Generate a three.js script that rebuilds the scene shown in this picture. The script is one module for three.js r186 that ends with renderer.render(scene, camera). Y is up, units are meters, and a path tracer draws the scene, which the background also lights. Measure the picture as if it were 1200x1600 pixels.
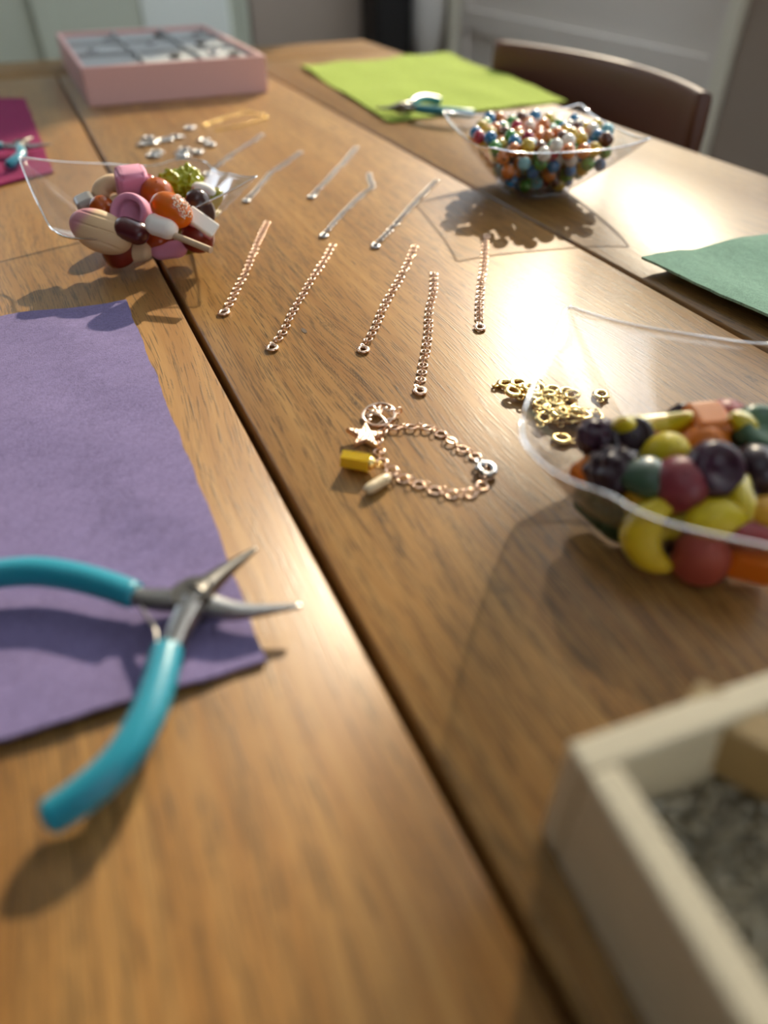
import * as THREE from 'three';
import { RoundedBoxGeometry } from 'three/addons/geometries/RoundedBoxGeometry.js';
import { mergeGeometries, mergeVertices, toCreasedNormals } from 'three/addons/utils/BufferGeometryUtils.js';
import { SimplexNoise } from 'three/addons/math/SimplexNoise.js';

// ---------------------------------------------------------------- camera, sky, sun, exposure
const TOP = 0.75;                    // table top
const EYE = 0.19;                    // camera above the table top
const FPX = 1109, PITCH = 40.5 * Math.PI / 180;
const GRID = 24.2 * Math.PI / 180;   // the table and the room are turned by this
const scene = new THREE.Scene();
const camera = new THREE.PerspectiveCamera(2 * Math.atan(800 / FPX) * 180 / Math.PI, 0.75, 0.01, 60);
camera.position.set(0, TOP + EYE, 0);
camera.rotation.set(-PITCH, 0, 0);
camera.focus = 0.40;
camera.userData.fStop = 3.2;
const SKY = new THREE.Color().setRGB(0.76, 0.88, 1.0);
scene.background = SKY; scene.backgroundIntensity = 4.8;
const SUN_AZ = 18 * Math.PI / 180, SUN_EL = 28 * Math.PI / 180;
const sun = new THREE.DirectionalLight(new THREE.Color().setRGB(1.0, 0.85, 0.62), 12.0);
sun.position.set(Math.sin(SUN_AZ) * Math.cos(SUN_EL) * 6, TOP + Math.sin(SUN_EL) * 6, -Math.cos(SUN_AZ) * Math.cos(SUN_EL) * 6 - 0.4);
sun.target.position.set(0, TOP, -0.4);
sun.castShadow = true; sun.shadow.radius = 2; sun.shadow.mapSize.set(4096, 4096);
Object.assign(sun.shadow.camera, { left: -1.5, right: 1.5, top: 1.5, bottom: -1.5, near: 0.5, far: 14 });
scene.add(sun, sun.target);
const renderer = new THREE.WebGLRenderer({ antialias: true });
renderer.toneMapping = THREE.LinearToneMapping;
renderer.toneMappingExposure = 0.64;
renderer.shadowMap.enabled = true;

// ---------------------------------------------------------------- helpers
const V = (x, y, z) => new THREE.Vector3(x, y, z);
function rng(seed) { let s = seed | 0; return () => { s = (s + 0x6d2b79f5) | 0; let t = Math.imul(s ^ (s >>> 15), 1 | s); t = (t + Math.imul(t ^ (t >>> 7), 61 | t)) ^ t; return ((t ^ (t >>> 14)) >>> 0) / 4294967296; }; }
const lerp = (a, b, t) => a + (b - a) * t, clamp = (x, a = 0, b = 1) => Math.min(b, Math.max(a, x));
const smooth = (a, b, x) => { const t = clamp((x - a) / (b - a)); return t * t * (3 - 2 * t); };
// the place at height y above the table top that was measured at (u, v) in the photograph
function P(u, v, y = 0) {
  const du = (u - 600) / FPX, dv = (v - 800) / FPX, down = Math.sin(PITCH) + dv * Math.cos(PITCH), fwd = Math.cos(PITCH) - dv * Math.sin(PITCH);
  const k = (EYE - y) / down;
  return V(du * k, TOP + y, -fwd * k);
}
// room frame: p across the planks, s along them
const W = (p, s, y) => V(p * Math.cos(GRID) - s * Math.sin(GRID), y, -p * Math.sin(GRID) - s * Math.cos(GRID));
const used = {};
function numbered(name) { const n = used[name] = (used[name] ?? -1) + 1; return n ? `${name}_${String(n).padStart(3, '0')}` : name; }
function mesh(name, geo, mat, parent) {
  const m = new THREE.Mesh(geo, mat); m.castShadow = m.receiveShadow = true;
  m.name = parent ? name : numbered(name); (parent ?? scene).add(m); return m;
}
function tag(o, label, category, group) { o.userData.label = label; o.userData.category = category; if (group) o.userData.group = group; return o; }
function thing(name, label, category, pos, turn = 0, group) {
  const g = new THREE.Group(); g.name = numbered(name); scene.add(g); g.position.copy(pos); g.rotation.y = turn; return tag(g, label, category, group);
}
function copy(o, label, pos, turn, group) {
  const c = o.clone(); c.name = numbered(o.name.replace(/_\d{3}$/, '')); scene.add(c); c.userData = { ...o.userData };
  if (pos) c.position.copy(pos); if (turn !== undefined) c.rotation.set(0, turn, 0);
  if (label) c.userData.label = label; if (group) c.userData.group = group; return c;
}
function structure(name, geo, mat, pos, turn = GRID) { const m = mesh(name, geo, mat); m.userData.kind = 'structure'; if (pos) { m.position.copy(pos); m.rotation.y = turn; } return m; }
const rbox = (w, h, d, r = 0.002, seg = 2) => new RoundedBoxGeometry(w, h, d, seg, Math.min(r, w / 2.01, h / 2.01, d / 2.01));
// a box in room coordinates, as geometry of the room frame
function gbox(p0, p1, s0, s1, y0, y1, r = 0) {
  const g = r ? rbox(p1 - p0, y1 - y0, s1 - s0, r) : new THREE.BoxGeometry(p1 - p0, y1 - y0, s1 - s0);
  g.translate((p0 + p1) / 2, (y0 + y1) / 2, -(s0 + s1) / 2); return g;
}
const clean = (g) => { const o = g.index ? g.toNonIndexed() : g.clone(); for (const k of Object.keys(o.attributes)) if (!['position', 'normal', 'uv'].includes(k)) o.deleteAttribute(k); return o; };
const merge = (list) => mergeGeometries(list.map(clean));
// a swept body: centre line through pts, side and up radii from fn(t); ends closed by rounding
function sweep(pts, fn, seg = 40, rad = 12, opt = {}) {
  const curve = new THREE.CatmullRomCurve3(pts, !!opt.closed, 'centripetal');
  const pos = [], uv = [], idx = [], up0 = opt.up ?? V(0, 1, 0), n = seg + 1;
  for (let i = 0; i < n; i++) {
    const t = i / seg, c = curve.getPointAt(Math.min(t, 1)), tan = curve.getTangentAt(Math.min(t, 1));
    const side = new THREE.Vector3().crossVectors(tan, up0).normalize(), up = new THREE.Vector3().crossVectors(side, tan).normalize();
    const [a, b, pw = 1] = fn(t);
    for (let j = 0; j <= rad; j++) {
      const f = j / rad * Math.PI * 2, cx = Math.cos(f), cy = Math.sin(f);
      const q = c.clone().addScaledVector(side, a * Math.sign(cx) * Math.abs(cx) ** pw).addScaledVector(up, b * Math.sign(cy) * Math.abs(cy) ** pw);
      pos.push(q.x, q.y, q.z); uv.push(t, j / rad);
    }
  }
  for (let i = 0; i < seg; i++) for (let j = 0; j < rad; j++) { const a = i * (rad + 1) + j, b = a + rad + 1; idx.push(a, a + 1, b, b, a + 1, b + 1); }
  if (!opt.closed && !opt.open) for (const [ring, flip] of [[0, 0], [seg, 1]]) {
    const base = pos.length / 3, c = curve.getPointAt(ring ? 1 : 0); pos.push(c.x, c.y, c.z); uv.push(0, 0);
    for (let j = 0; j < rad; j++) { const a = ring * (rad + 1) + j; flip ? idx.push(base, a, a + 1) : idx.push(base, a + 1, a); }
  }
  const g = new THREE.BufferGeometry(); g.setAttribute('position', new THREE.Float32BufferAttribute(pos, 3)); g.setAttribute('uv', new THREE.Float32BufferAttribute(uv, 2)); g.setIndex(idx);
  return smoothNormals(g);
}
// vertex normals that also agree across seams (same position, same normal), facing outwards
function smoothNormals(g) {
  g.computeVertexNormals();
  const p = g.attributes.position, n = g.attributes.normal, map = new Map();
  for (let i = 0; i < p.count; i++) { const k = `${Math.round(p.getX(i) * 1e6)},${Math.round(p.getY(i) * 1e6)},${Math.round(p.getZ(i) * 1e6)}`; if (!map.has(k)) map.set(k, []); map.get(k).push(i); }
  for (const l of map.values()) if (l.length > 1) { let x = 0, y = 0, z = 0; for (const i of l) { x += n.getX(i); y += n.getY(i); z += n.getZ(i); } const d = Math.hypot(x, y, z) || 1; for (const i of l) n.setXYZ(i, x / d, y / d, z / d); }
  return g;
}
const capEnds = (e, r) => (t) => { const k = Math.min(t, 1 - t) / e; return k >= 1 ? r : r * Math.sqrt(Math.max(0, 1 - (1 - k) ** 2)); };
const noise = new SimplexNoise({ random: rng(7) });
const fbm = (x, y, o = 4) => { let s = 0, a = 0.5; for (let i = 0; i < o; i++) { s += a * noise.noise(x, y); x *= 2.03; y *= 2.03; a *= 0.5; } return s; };

// ---------------------------------------------------------------- materials
const std = (rgb, roughness = 0.6, extra = {}) => new THREE.MeshPhysicalMaterial({ color: new THREE.Color().setRGB(...rgb), roughness, ...extra });
function dataTexture(w, h, fn, srgb, wrap = THREE.RepeatWrapping) {
  const d = new Uint8Array(w * h * 4);
  for (let y = 0; y < h; y++) for (let x = 0; x < w; x++) { const c = fn(x, y), i = (y * w + x) * 4; d[i] = c[0]; d[i + 1] = c[1]; d[i + 2] = c[2]; d[i + 3] = 255; }
  const t = new THREE.DataTexture(d, w, h); t.wrapS = t.wrapT = wrap; t.magFilter = THREE.LinearFilter; t.minFilter = THREE.LinearMipmapLinearFilter; t.generateMipmaps = true;
  if (srgb) t.colorSpace = THREE.SRGBColorSpace; t.needsUpdate = true; return t;
}
// oak: broad streaks along the board, growth bands, and open pores as short dark dashes that follow the bands
const TL = 0.72, TW = 0.288;         // metres that one texture covers along and across a board
function oak(seed, pores, tone) {
  const w = 2048, h = 1024, r = rng(seed), pore = new Float32Array(w * h), ox = seed * 3.7;
  const bend = (x, y) => 0.011 * noise.noise(x * 1.7 + ox, y * 6 + ox) + 0.004 * noise.noise(x * 5 + ox, y * 14);
  for (let k = 0; k < pores; k++) {
    const x0 = r() * TL, y0 = r() * TW, band = 0.5 + 0.5 * Math.sin((y0 + bend(x0, y0)) * Math.PI * 2 / 0.0105 + ox);
    if (r() > 0.25 + 0.85 * band * (0.6 + 0.8 * noise.noise(x0 * 2 + ox, y0 * 9))) continue;
    const len = 0.006 + 0.024 * r() * r() + 0.006 * r(), wid = 0.38 + 0.4 * r(), dark = 0.35 + 0.6 * r(), lvl = y0 + bend(x0, y0);
    let y = y0; const n = Math.ceil(len / TL * w);
    for (let i = 0; i < n; i++) {
      const x = x0 + len * (i / n - 0.5); y = lvl - bend(x, y);
      const px = Math.round(x / TL * w), py = y / TW * h, fade = Math.sin(Math.PI * (i + 0.5) / n) ** 0.5;
      if (px < 0 || px >= w) continue;
      for (let q = Math.floor(py - 2); q <= py + 2; q++) if (q >= 0 && q < h) { const v = dark * fade * clamp(1.3 - Math.abs(q - py) / wid); const at = q * w + px; if (v > pore[at]) pore[at] = v; }
    }
  }
  const height = new Float32Array(w * h), light = [198, 152, 90].map((c) => c * tone), deep = [158, 109, 54].map((c) => c * tone);
  const color = dataTexture(w, h, (i, j) => {
    const x = i / w * TL, y = j / h * TW, yy = y + bend(x, y);
    const streak = fbm(x * 3 + ox, yy * 70 + ox, 4), broad = noise.noise(x * 1.6 + ox, yy * 16), fine = noise.noise(x * 26, yy * 900);
    const band = Math.sin(yy * Math.PI * 2 / 0.0105 + ox);
    const k = clamp(0.5 + 0.42 * streak + 0.22 * broad + 0.07 * band + 0.10 * fine), p = pore[j * w + i];
    height[j * w + i] = clamp(0.8 - 0.75 * p + 0.1 * fine + 0.05 * streak);
    const d = 1 - 0.62 * p;
    return [0, 1, 2].map((c) => clamp(lerp(deep[c], light[c], k) * d, 0, 255));
  }, true, THREE.MirroredRepeatWrapping);
  const bump = dataTexture(w, h, (i, j) => { const v = height[j * w + i] * 255; return [v, v, v]; }, false, THREE.MirroredRepeatWrapping);
  return new THREE.MeshPhysicalMaterial({ map: color, bumpMap: bump, bumpScale: 0.00009, roughness: 0.36, anisotropy: 0.5, anisotropyRotation: Math.PI / 2, specularIntensity: 0.62 });
}
const M = {};
M.oak = oak(11, 34000, 0.86); M.oakSide = oak(23, 24000, 0.79);
M.dark = std([0.02, 0.013, 0.008], 0.9);
M.wall = std([0.40, 0.37, 0.33], 0.9); M.dim = std([0.10, 0.09, 0.08], 0.9); M.sage = std([0.55, 0.58, 0.47], 0.85); M.taupe = std([0.36, 0.29, 0.235], 0.9);
M.ceiling = std([0.78, 0.77, 0.74], 0.95); M.floor = std([0.22, 0.17, 0.13], 0.6);
M.white = std([0.86, 0.80, 0.74], 0.5); M.cream = std([0.84, 0.80, 0.66], 0.45);
M.glass = new THREE.MeshPhysicalMaterial({ color: 0xffffff, transmission: 1, thickness: 0, roughness: 0, ior: 1.5 });
M.plastic = new THREE.MeshPhysicalMaterial({ color: new THREE.Color().setRGB(0.965, 0.965, 0.975), transmission: 1, thickness: 0, roughness: 0.03, ior: 1.55 });
M.rim = new THREE.MeshPhysicalMaterial({ color: new THREE.Color().setRGB(0.86, 0.85, 0.9), transmission: 1, thickness: 0.002, roughness: 0.05, ior: 1.5 });
M.gold = std([0.92, 0.66, 0.26], 0.2, { metalness: 1 });
M.roseGold = std([0.88, 0.62, 0.46], 0.22, { metalness: 1 });
M.silver = std([0.42, 0.42, 0.43], 0.27, { metalness: 1 });
M.steel = std([0.17, 0.16, 0.145], 0.36, { metalness: 1 });
M.steelBright = std([0.36, 0.35, 0.34], 0.28, { metalness: 1 });
M.teal = std([0.006, 0.22, 0.31], 0.38, { clearcoat: 0.25, clearcoatRoughness: 0.3 });
function felt(rgb, seed) {
  const n = 512, a = new Float32Array(n * n), r = rng(seed);
  for (let k = 0; k < 9000; k++) {                                 // short curled fibres, wrapping round the tile
    let x = r() * n, y = r() * n, d = r() * 7, v = 0.35 + 0.65 * r(); const turn = (r() - 0.5) * 0.25;
    for (let i = 0; i < 26; i++) { const at = ((y | 0) & 511) * n + ((x | 0) & 511); a[at] = Math.max(a[at] * 0.8, v); x += Math.cos(d); y += Math.sin(d); d += turn; }
  }
  const mottle = (i, j) => 0.5 * (Math.sin(i / n * Math.PI * 4 + 2 * Math.sin(j / n * Math.PI * 2)) * Math.sin(j / n * Math.PI * 6 + Math.cos(i / n * Math.PI * 4)));
  const srgb = rgb.map((c) => 255 * Math.pow(c, 1 / 2.2));
  const map = dataTexture(n, n, (i, j) => { const k = 0.84 + 0.24 * a[j * n + i] + 0.035 * mottle(i, j); return srgb.map((c) => clamp(c * k, 0, 255)); }, true);
  const bump = dataTexture(n, n, (i, j) => { const v = 255 * clamp(a[j * n + i]); return [v, v, v]; });
  for (const t of [map, bump]) t.repeat.set(16, 16);
  return new THREE.MeshPhysicalMaterial({ map, bumpMap: bump, bumpScale: 0.00014, roughness: 0.97, sheen: 0.35, sheenRoughness: 0.6, sheenColor: new THREE.Color().setRGB(...rgb.map((c) => lerp(c, 1, 0.35))), specularIntensity: 0.25 });
}
const jelly = (rgb, rough = 0.42, through = 0.3) => new THREE.MeshPhysicalMaterial({ color: new THREE.Color().setRGB(...rgb), roughness: rough, transmission: through, thickness: 0.012, ior: 1.42, attenuationColor: new THREE.Color().setRGB(...rgb.map((c) => Math.min(1, c * 1.3 + 0.02))), attenuationDistance: 0.01, clearcoat: 0.12, clearcoatRoughness: 0.35 });

// ---------------------------------------------------------------- the room
const PR = 1.5, SF = 2.82, PL = -2.3, SB = -2.1, CEIL = 2.55, TH = 0.12;
const doorS0 = 1.40, doorS1 = 2.76, doorTop = 2.19;
structure('floor', gbox(PL - TH, PR + TH, SB - TH, SF + TH, -0.1, 0), M.floor, V(0, 0, 0));
const sideS = [-0.10, 1.375], sideY = [0.92, 2.25];
structure('wall_right', merge([gbox(PR, PR + TH, SB, sideS[0], 0, CEIL), gbox(PR, PR + TH, sideS[1], doorS0, 0, CEIL), gbox(PR, PR + TH, sideS[0], sideS[1], 0, sideY[0]), gbox(PR, PR + TH, sideS[0], sideS[1], sideY[1], CEIL), gbox(PR, PR + TH, doorS1, SF, 0, CEIL), gbox(PR, PR + TH, doorS0, doorS1, doorTop, CEIL)]), M.taupe, V(0, 0, 0));
const farP = [-1.65, -0.25], farY = [1.0, 2.3];
structure('wall_far', merge([gbox(PL - TH, farP[0], SF, SF + TH, 0, CEIL), gbox(farP[1], PR + TH, SF, SF + TH, 0, CEIL), gbox(farP[0], farP[1], SF, SF + TH, 0, farY[0]), gbox(farP[0], farP[1], SF, SF + TH, farY[1], CEIL)]), M.sage, V(0, 0, 0));
structure('trim_1', gbox(0.77, PR, SF - 0.03, SF, 0, 2.3, 0.003), M.taupe, V(0, 0, 0));
{
  const g = new THREE.Group(); g.name = 'window_5'; g.userData.kind = 'structure'; g.rotation.y = GRID; scene.add(g);
  const [a, b] = farP, [c, d] = farY, f = 0.05, m = (a + b) / 2, q0 = SF + 0.03, q1 = SF + 0.08;
  mesh('window_frame', merge([gbox(a, a + f, q0, q1, c, d), gbox(b - f, b, q0, q1, c, d), gbox(m - f / 2, m + f / 2, q0, q1, c, d), gbox(a, b, q0, q1, c, c + f), gbox(a, b, q0, q1, d - f, d)]), M.white, g);
  mesh('window_pane', gbox(a + f, m - f / 2, q0 + 0.02, q0 + 0.024, c + f, d - f), M.glass, g); mesh('window_pane', gbox(m + f / 2, b - f, q0 + 0.02, q0 + 0.024, c + f, d - f), M.glass, g);
  mesh('window_sill', gbox(a - 0.03, b + 0.03, SF - 0.04, SF + 0.03, c - 0.03, c, 0.004), M.white, g);
}
structure('wall_left', gbox(PL - TH, PL, SB, SF, 0, CEIL), M.dim, V(0, 0, 0));
const backP = [0.15, 1.35], backY = [0.9, 2.25];
structure('wall_back', merge([gbox(PL - TH, backP[0], SB - TH, SB, 0, CEIL), gbox(backP[1], PR + TH, SB - TH, SB, 0, CEIL), gbox(backP[0], backP[1], SB - TH, SB, 0, backY[0]), gbox(backP[0], backP[1], SB - TH, SB, backY[1], CEIL)]), M.wall, V(0, 0, 0));
{
  const g = new THREE.Group(); g.name = 'window_6'; g.userData.kind = 'structure'; g.rotation.y = GRID; scene.add(g);
  const [a, b] = backP, [c, d] = backY, f = 0.05, m = (a + b) / 2, q0 = SB - 0.08, q1 = SB - 0.03;
  mesh('window_frame', merge([gbox(a, a + f, q0, q1, c, d), gbox(b - f, b, q0, q1, c, d), gbox(m - f / 2, m + f / 2, q0, q1, c, d), gbox(a, b, q0, q1, c, c + f), gbox(a, b, q0, q1, d - f, d)]), M.white, g);
  mesh('window_pane', gbox(a + f, m - f / 2, q0 + 0.02, q0 + 0.024, c + f, d - f), M.glass, g); mesh('window_pane', gbox(m + f / 2, b - f, q0 + 0.02, q0 + 0.024, c + f, d - f), M.glass, g);
}
// ceiling with roof windows: three above and behind the camera, one over the far end
const sky3 = [[-0.40, 0.20, -1.06, -0.38], [0.28, 0.48, -0.50, 0.00], [0.56, 0.76, -0.50, 0.00], [0.58, 1.36, 1.00, 2.45]];
{
  const ps = [...new Set([PL - TH, PR + TH, ...sky3.flatMap((w) => [w[0], w[1]])])].sort((x, y) => x - y), ss = [...new Set([SB - TH, SF + TH, ...sky3.flatMap((w) => [w[2], w[3]])])].sort((x, y) => x - y), ceil = [];
  for (let i = 0; i < ps.length - 1; i++) for (let j = 0; j < ss.length - 1; j++) { const p = (ps[i] + ps[i + 1]) / 2, q = (ss[j] + ss[j + 1]) / 2; if (!sky3.some((w) => p > w[0] && p < w[1] && q > w[2] && q < w[3])) ceil.push(gbox(ps[i], ps[i + 1], ss[j], ss[j + 1], CEIL, CEIL + TH)); }
  structure('ceiling', merge(ceil), M.ceiling, V(0, 0, 0));
}
sky3.forEach(([a, b, s0, s1], i) => {
  const g = new THREE.Group(); g.name = `window_${i + 1}`; g.userData.kind = 'structure'; g.rotation.y = GRID; scene.add(g);
  const f = 0.035;
  mesh('window_frame', merge([gbox(a, a + f, s0, s1, CEIL + 0.02, CEIL + 0.09), gbox(b - f, b, s0, s1, CEIL + 0.02, CEIL + 0.09), gbox(a, b, s0, s0 + f, CEIL + 0.02, CEIL + 0.09), gbox(a, b, s1 - f, s1, CEIL + 0.02, CEIL + 0.09)]), M.white, g);
  mesh('window_pane', gbox(a + f, b - f, s0 + f, s1 - f, CEIL + 0.05, CEIL + 0.054), M.glass, g);
});
// window beside the glazed door, behind a sheer white curtain
{
  const g = new THREE.Group(); g.name = 'window_7'; g.userData.kind = 'structure'; g.rotation.y = GRID; scene.add(g);
  const [a, b] = sideS, [c, d] = sideY, f = 0.05, q0 = PR + 0.05, q1 = PR + 0.10;
  mesh('window_frame', merge([gbox(q0, q1, a, a + f, c, d), gbox(q0, q1, b - f, b, c, d), gbox(q0, q1, a, b, c, c + f), gbox(q0, q1, a, b, d - f, d)]), M.white, g);
  mesh('window_pane', gbox(q0 + 0.02, q0 + 0.024, a + f, b - f, c + f, d - f), M.glass, g);
}
// sheer white curtain that hangs before that window and the near edge of the glazed door
{
  const g = new THREE.PlaneGeometry(1.83, 1.50, 240, 1), p = g.attributes.position; for (let i = 0; i < p.count; i++) { const x = p.getX(i); p.setZ(i, 0.012 * Math.sin(x * 52) + 0.006 * Math.sin(x * 21 + 1)); } g.computeVertexNormals();
  const m = mesh('sheer_curtain', g.rotateY(-Math.PI / 2), new THREE.MeshPhysicalMaterial({ color: new THREE.Color().setRGB(0.97, 0.96, 0.94), roughness: 0.83, transmission: 0.98, thickness: 0, specularIntensity: 0.1, side: THREE.DoubleSide }));
  m.position.copy(W(PR - 0.05, 1.636 - 0.915, 1.60)); m.rotation.y = GRID; tag(m, 'sheer white curtain hanging at the right before the window', 'curtain');
}
// glazed door in the right wall: solid panels below, glass above
{
  const g = new THREE.Group(); g.name = 'door_1'; g.userData.kind = 'structure'; g.rotation.y = GRID; scene.add(g);
  const a = doorS0, b = doorS1, fr = 0.04, st = 0.055, p0 = PR + 0.02, p1 = PR + 0.062, rail = 1.06;
  mesh('door_frame', merge([gbox(PR - 0.018, PR + TH, a, a + fr, 0, doorTop, 0.004), gbox(PR - 0.018, PR + TH, b - fr, b, 0, doorTop, 0.004), gbox(PR - 0.018, PR + TH, a, b, doorTop - fr, doorTop, 0.004)]), M.cream, g);
  const i0 = a + fr, i1 = b - fr;
  const leaf = mesh('door_leaf', merge([gbox(p0, p1, i0, i0 + st, 0.01, doorTop - fr, 0.003), gbox(p0, p1, i1 - st, i1, 0.01, doorTop - fr, 0.003), gbox(p0, p1, i0 + st, i1 - st, 0.01, 0.16, 0.003),
    gbox(p0, p1, i0 + st, i1 - st, rail - 0.1, rail, 0.003), gbox(p0, p1, i0 + st, i1 - st, 0.60, 0.665, 0.003),  gbox(p0, p1, i0 + st, i1 - st, doorTop - fr - 0.06, doorTop - fr, 0.003)]), M.white, g);
  mesh('door_panel', gbox(p0 + 0.014, p1 - 0.012, i0 + st - 0.004, i1 - st + 0.004, 0.155, 0.605, 0.003), M.white, g);
  mesh('door_panel', gbox(p0 + 0.014, p1 - 0.012, i0 + st - 0.004, i1 - st + 0.004, 0.66, rail - 0.095, 0.003), M.white, g);
  mesh('window_pane', gbox(p0 + 0.018, p0 + 0.023, i0 + st, i1 - st, rail, doorTop - fr - 0.06), M.glass, g);
  const h = mesh('door_handle', merge([rbox(0.012, 0.16, 0.035, 0.004), new THREE.CylinderGeometry(0.009, 0.009, 0.05, 12).rotateZ(Math.PI / 2).translate(-0.025, 0.02, 0), rbox(0.016, 0.018, 0.12, 0.006).translate(-0.05, 0.02, -0.045)]), M.steelBright, leaf);
  h.position.set(p0 - 0.006, 1.02, -(i0 + 0.04));
}
// plain door in the far wall, with a pale panel
{
  const g = new THREE.Group(); g.name = 'door_2'; g.userData.kind = 'structure'; g.rotation.y = GRID; scene.add(g);
  mesh('door_frame', merge([gbox(0.10, 0.16, SF - 0.02, SF, 0, 2.1, 0.004), gbox(0.735, 0.765, SF - 0.02, SF, 0, 2.1, 0.004), gbox(0.10, 0.765, SF - 0.02, SF, 2.04, 2.11, 0.004)]), M.sage, g);
  mesh('door_leaf', gbox(0.16, 0.735, SF - 0.012, SF, 0.01, 2.04, 0.003), M.sage, g);
  mesh('door_panel', gbox(0.42, 0.70, SF - 0.02, SF - 0.01, 0.2, 1.9, 0.004), std([0.80, 0.84, 0.78], 0.35), g);
}
structure('baseboard_far', gbox(PL, PR, SF - 0.016, SF, 0, 0.09, 0.004), M.white, V(0, 0, 0));

// ---------------------------------------------------------------- the table
// a board along s with eased edges; uv in metres / texture size
function board(p0, p1, s0, s1, y0, y1, e, du, dv, across = false) {
  const g = new THREE.BufferGeometry(), prof = [[p0, y0], [p0, y1 - e], [p0 + e * 0.35, y1 - e * 0.35], [p0 + e, y1], [p1 - e, y1], [p1 - e * 0.35, y1 - e * 0.35], [p1, y1 - e], [p1, y0]];
  const pos = [], uv = [], idx = []; let run = 0;
  for (let k = 0; k < prof.length; k++) {
    const [pa, ya] = prof[k], [pb, yb] = prof[(k + 1) % prof.length], b = pos.length / 3, len = Math.hypot(pb - pa, yb - ya);
    for (const s of [s0, s1]) for (const [p, y, q] of [[pa, ya, run], [pb, yb, run + len]]) { across ? pos.push(s, y, -p) : pos.push(p, y, -s); uv.push(s / TL + du, q / TW + dv); }
    run += len; across ? idx.push(b, b + 1, b + 2, b + 2, b + 1, b + 3) : idx.push(b, b + 2, b + 1, b + 1, b + 2, b + 3);
  }
  for (const [s, f] of [[s0, 0], [s1, 1]]) {
    const b = pos.length / 3; for (const [p, y] of prof) { across ? pos.push(s, y, -p) : pos.push(p, y, -s); uv.push(y / TL + du, p / TW + dv); }
    for (let k = 1; k < prof.length - 1; k++) ((f ^ across) ? idx.push(b, b + k + 1, b + k) : idx.push(b, b + k, b + k + 1));
  }
  g.setAttribute('position', new THREE.Float32BufferAttribute(pos, 3)); g.setAttribute('uv', new THREE.Float32BufferAttribute(uv, 2)); g.setIndex(idx);
  const flip = g.toNonIndexed(); flip.computeVertexNormals(); return toCreasedNormals(flip, 0.9);
}
const E = EYE, S_END = 1.30, S_FAR = 1.455, S_NEAR = -0.45, J1 = 0.304 * E, J2 = 1.817 * E, PEDGE = 3.21 * E, GAP = 0.0042;
const table = thing('dining_table', 'large oak dining table of wide planks with open joints, filling the picture', 'table', V(0, 0, 0), GRID);
{
  const joints = [J1 - 3.0 * E, J1 - 1.5 * E, J1, J2, PEDGE];
  const mats = [M.oakSide, M.oakSide, M.oak, M.oakSide];
  for (let k = 0; k < 4; k++) mesh('plank', board(joints[k] + (k ? GAP / 2 : 0), joints[k + 1] - (k < 3 ? GAP / 2 : 0), S_NEAR, S_END - 0.0012, TOP - 0.03, TOP, 0.0011, [0.2, 0.83, 0.31, 0.55][k], [0.1, 0.35, 0.02, 0.62][k]), mats[k], table);
  mesh('end_board', board(S_END + 0.0012, S_FAR, joints[0], joints[4], TOP - 0.03, TOP, 0.0016, 0.4, 0.3, true), M.oakSide, table);
  mesh('frame', merge([gbox(joints[0] + 0.08, joints[4] - 0.08, S_NEAR + 0.1, S_NEAR + 0.125, TOP - 0.13, TOP - 0.031), gbox(joints[0] + 0.08, joints[4] - 0.08, S_FAR - 0.125, S_FAR - 0.1, TOP - 0.13, TOP - 0.031),
    gbox(joints[0] + 0.08, joints[0] + 0.105, S_NEAR + 0.1, S_FAR - 0.1, TOP - 0.13, TOP - 0.031), gbox(joints[4] - 0.105, joints[4] - 0.08, S_NEAR + 0.1, S_FAR - 0.1, TOP - 0.13, TOP - 0.031),
    gbox(J1 - 0.03, J1 + 0.03, S_NEAR + 0.13, S_FAR - 0.13, TOP - 0.06, TOP - 0.031), gbox(J2 - 0.03, J2 + 0.03, S_NEAR + 0.13, S_FAR - 0.13, TOP - 0.06, TOP - 0.031), gbox(joints[1] - 0.03, joints[1] + 0.03, S_NEAR + 0.13, S_FAR - 0.13, TOP - 0.06, TOP - 0.031)]), M.dark, table);
  for (const p of [joints[0] + 0.09, joints[4] - 0.09]) for (const s of [S_NEAR + 0.11, S_FAR - 0.11]) mesh('leg', gbox(p - 0.04, p + 0.04, s - 0.04, s + 0.04, 0, TOP - 0.031, 0.004), M.oakSide, table);
  // a small dark knot in the middle board
  const at = P(475, 517), loc = at.clone().applyAxisAngle(V(0, 1, 0), -GRID);
  const k = mesh('knot', new THREE.CylinderGeometry(1, 1.05, 1, 14), std([0.06, 0.03, 0.012], 0.8), table); k.scale.set(0.0014, 0.0004, 0.0034); k.position.set(loc.x, TOP + 0.00005, loc.z);
}

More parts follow.
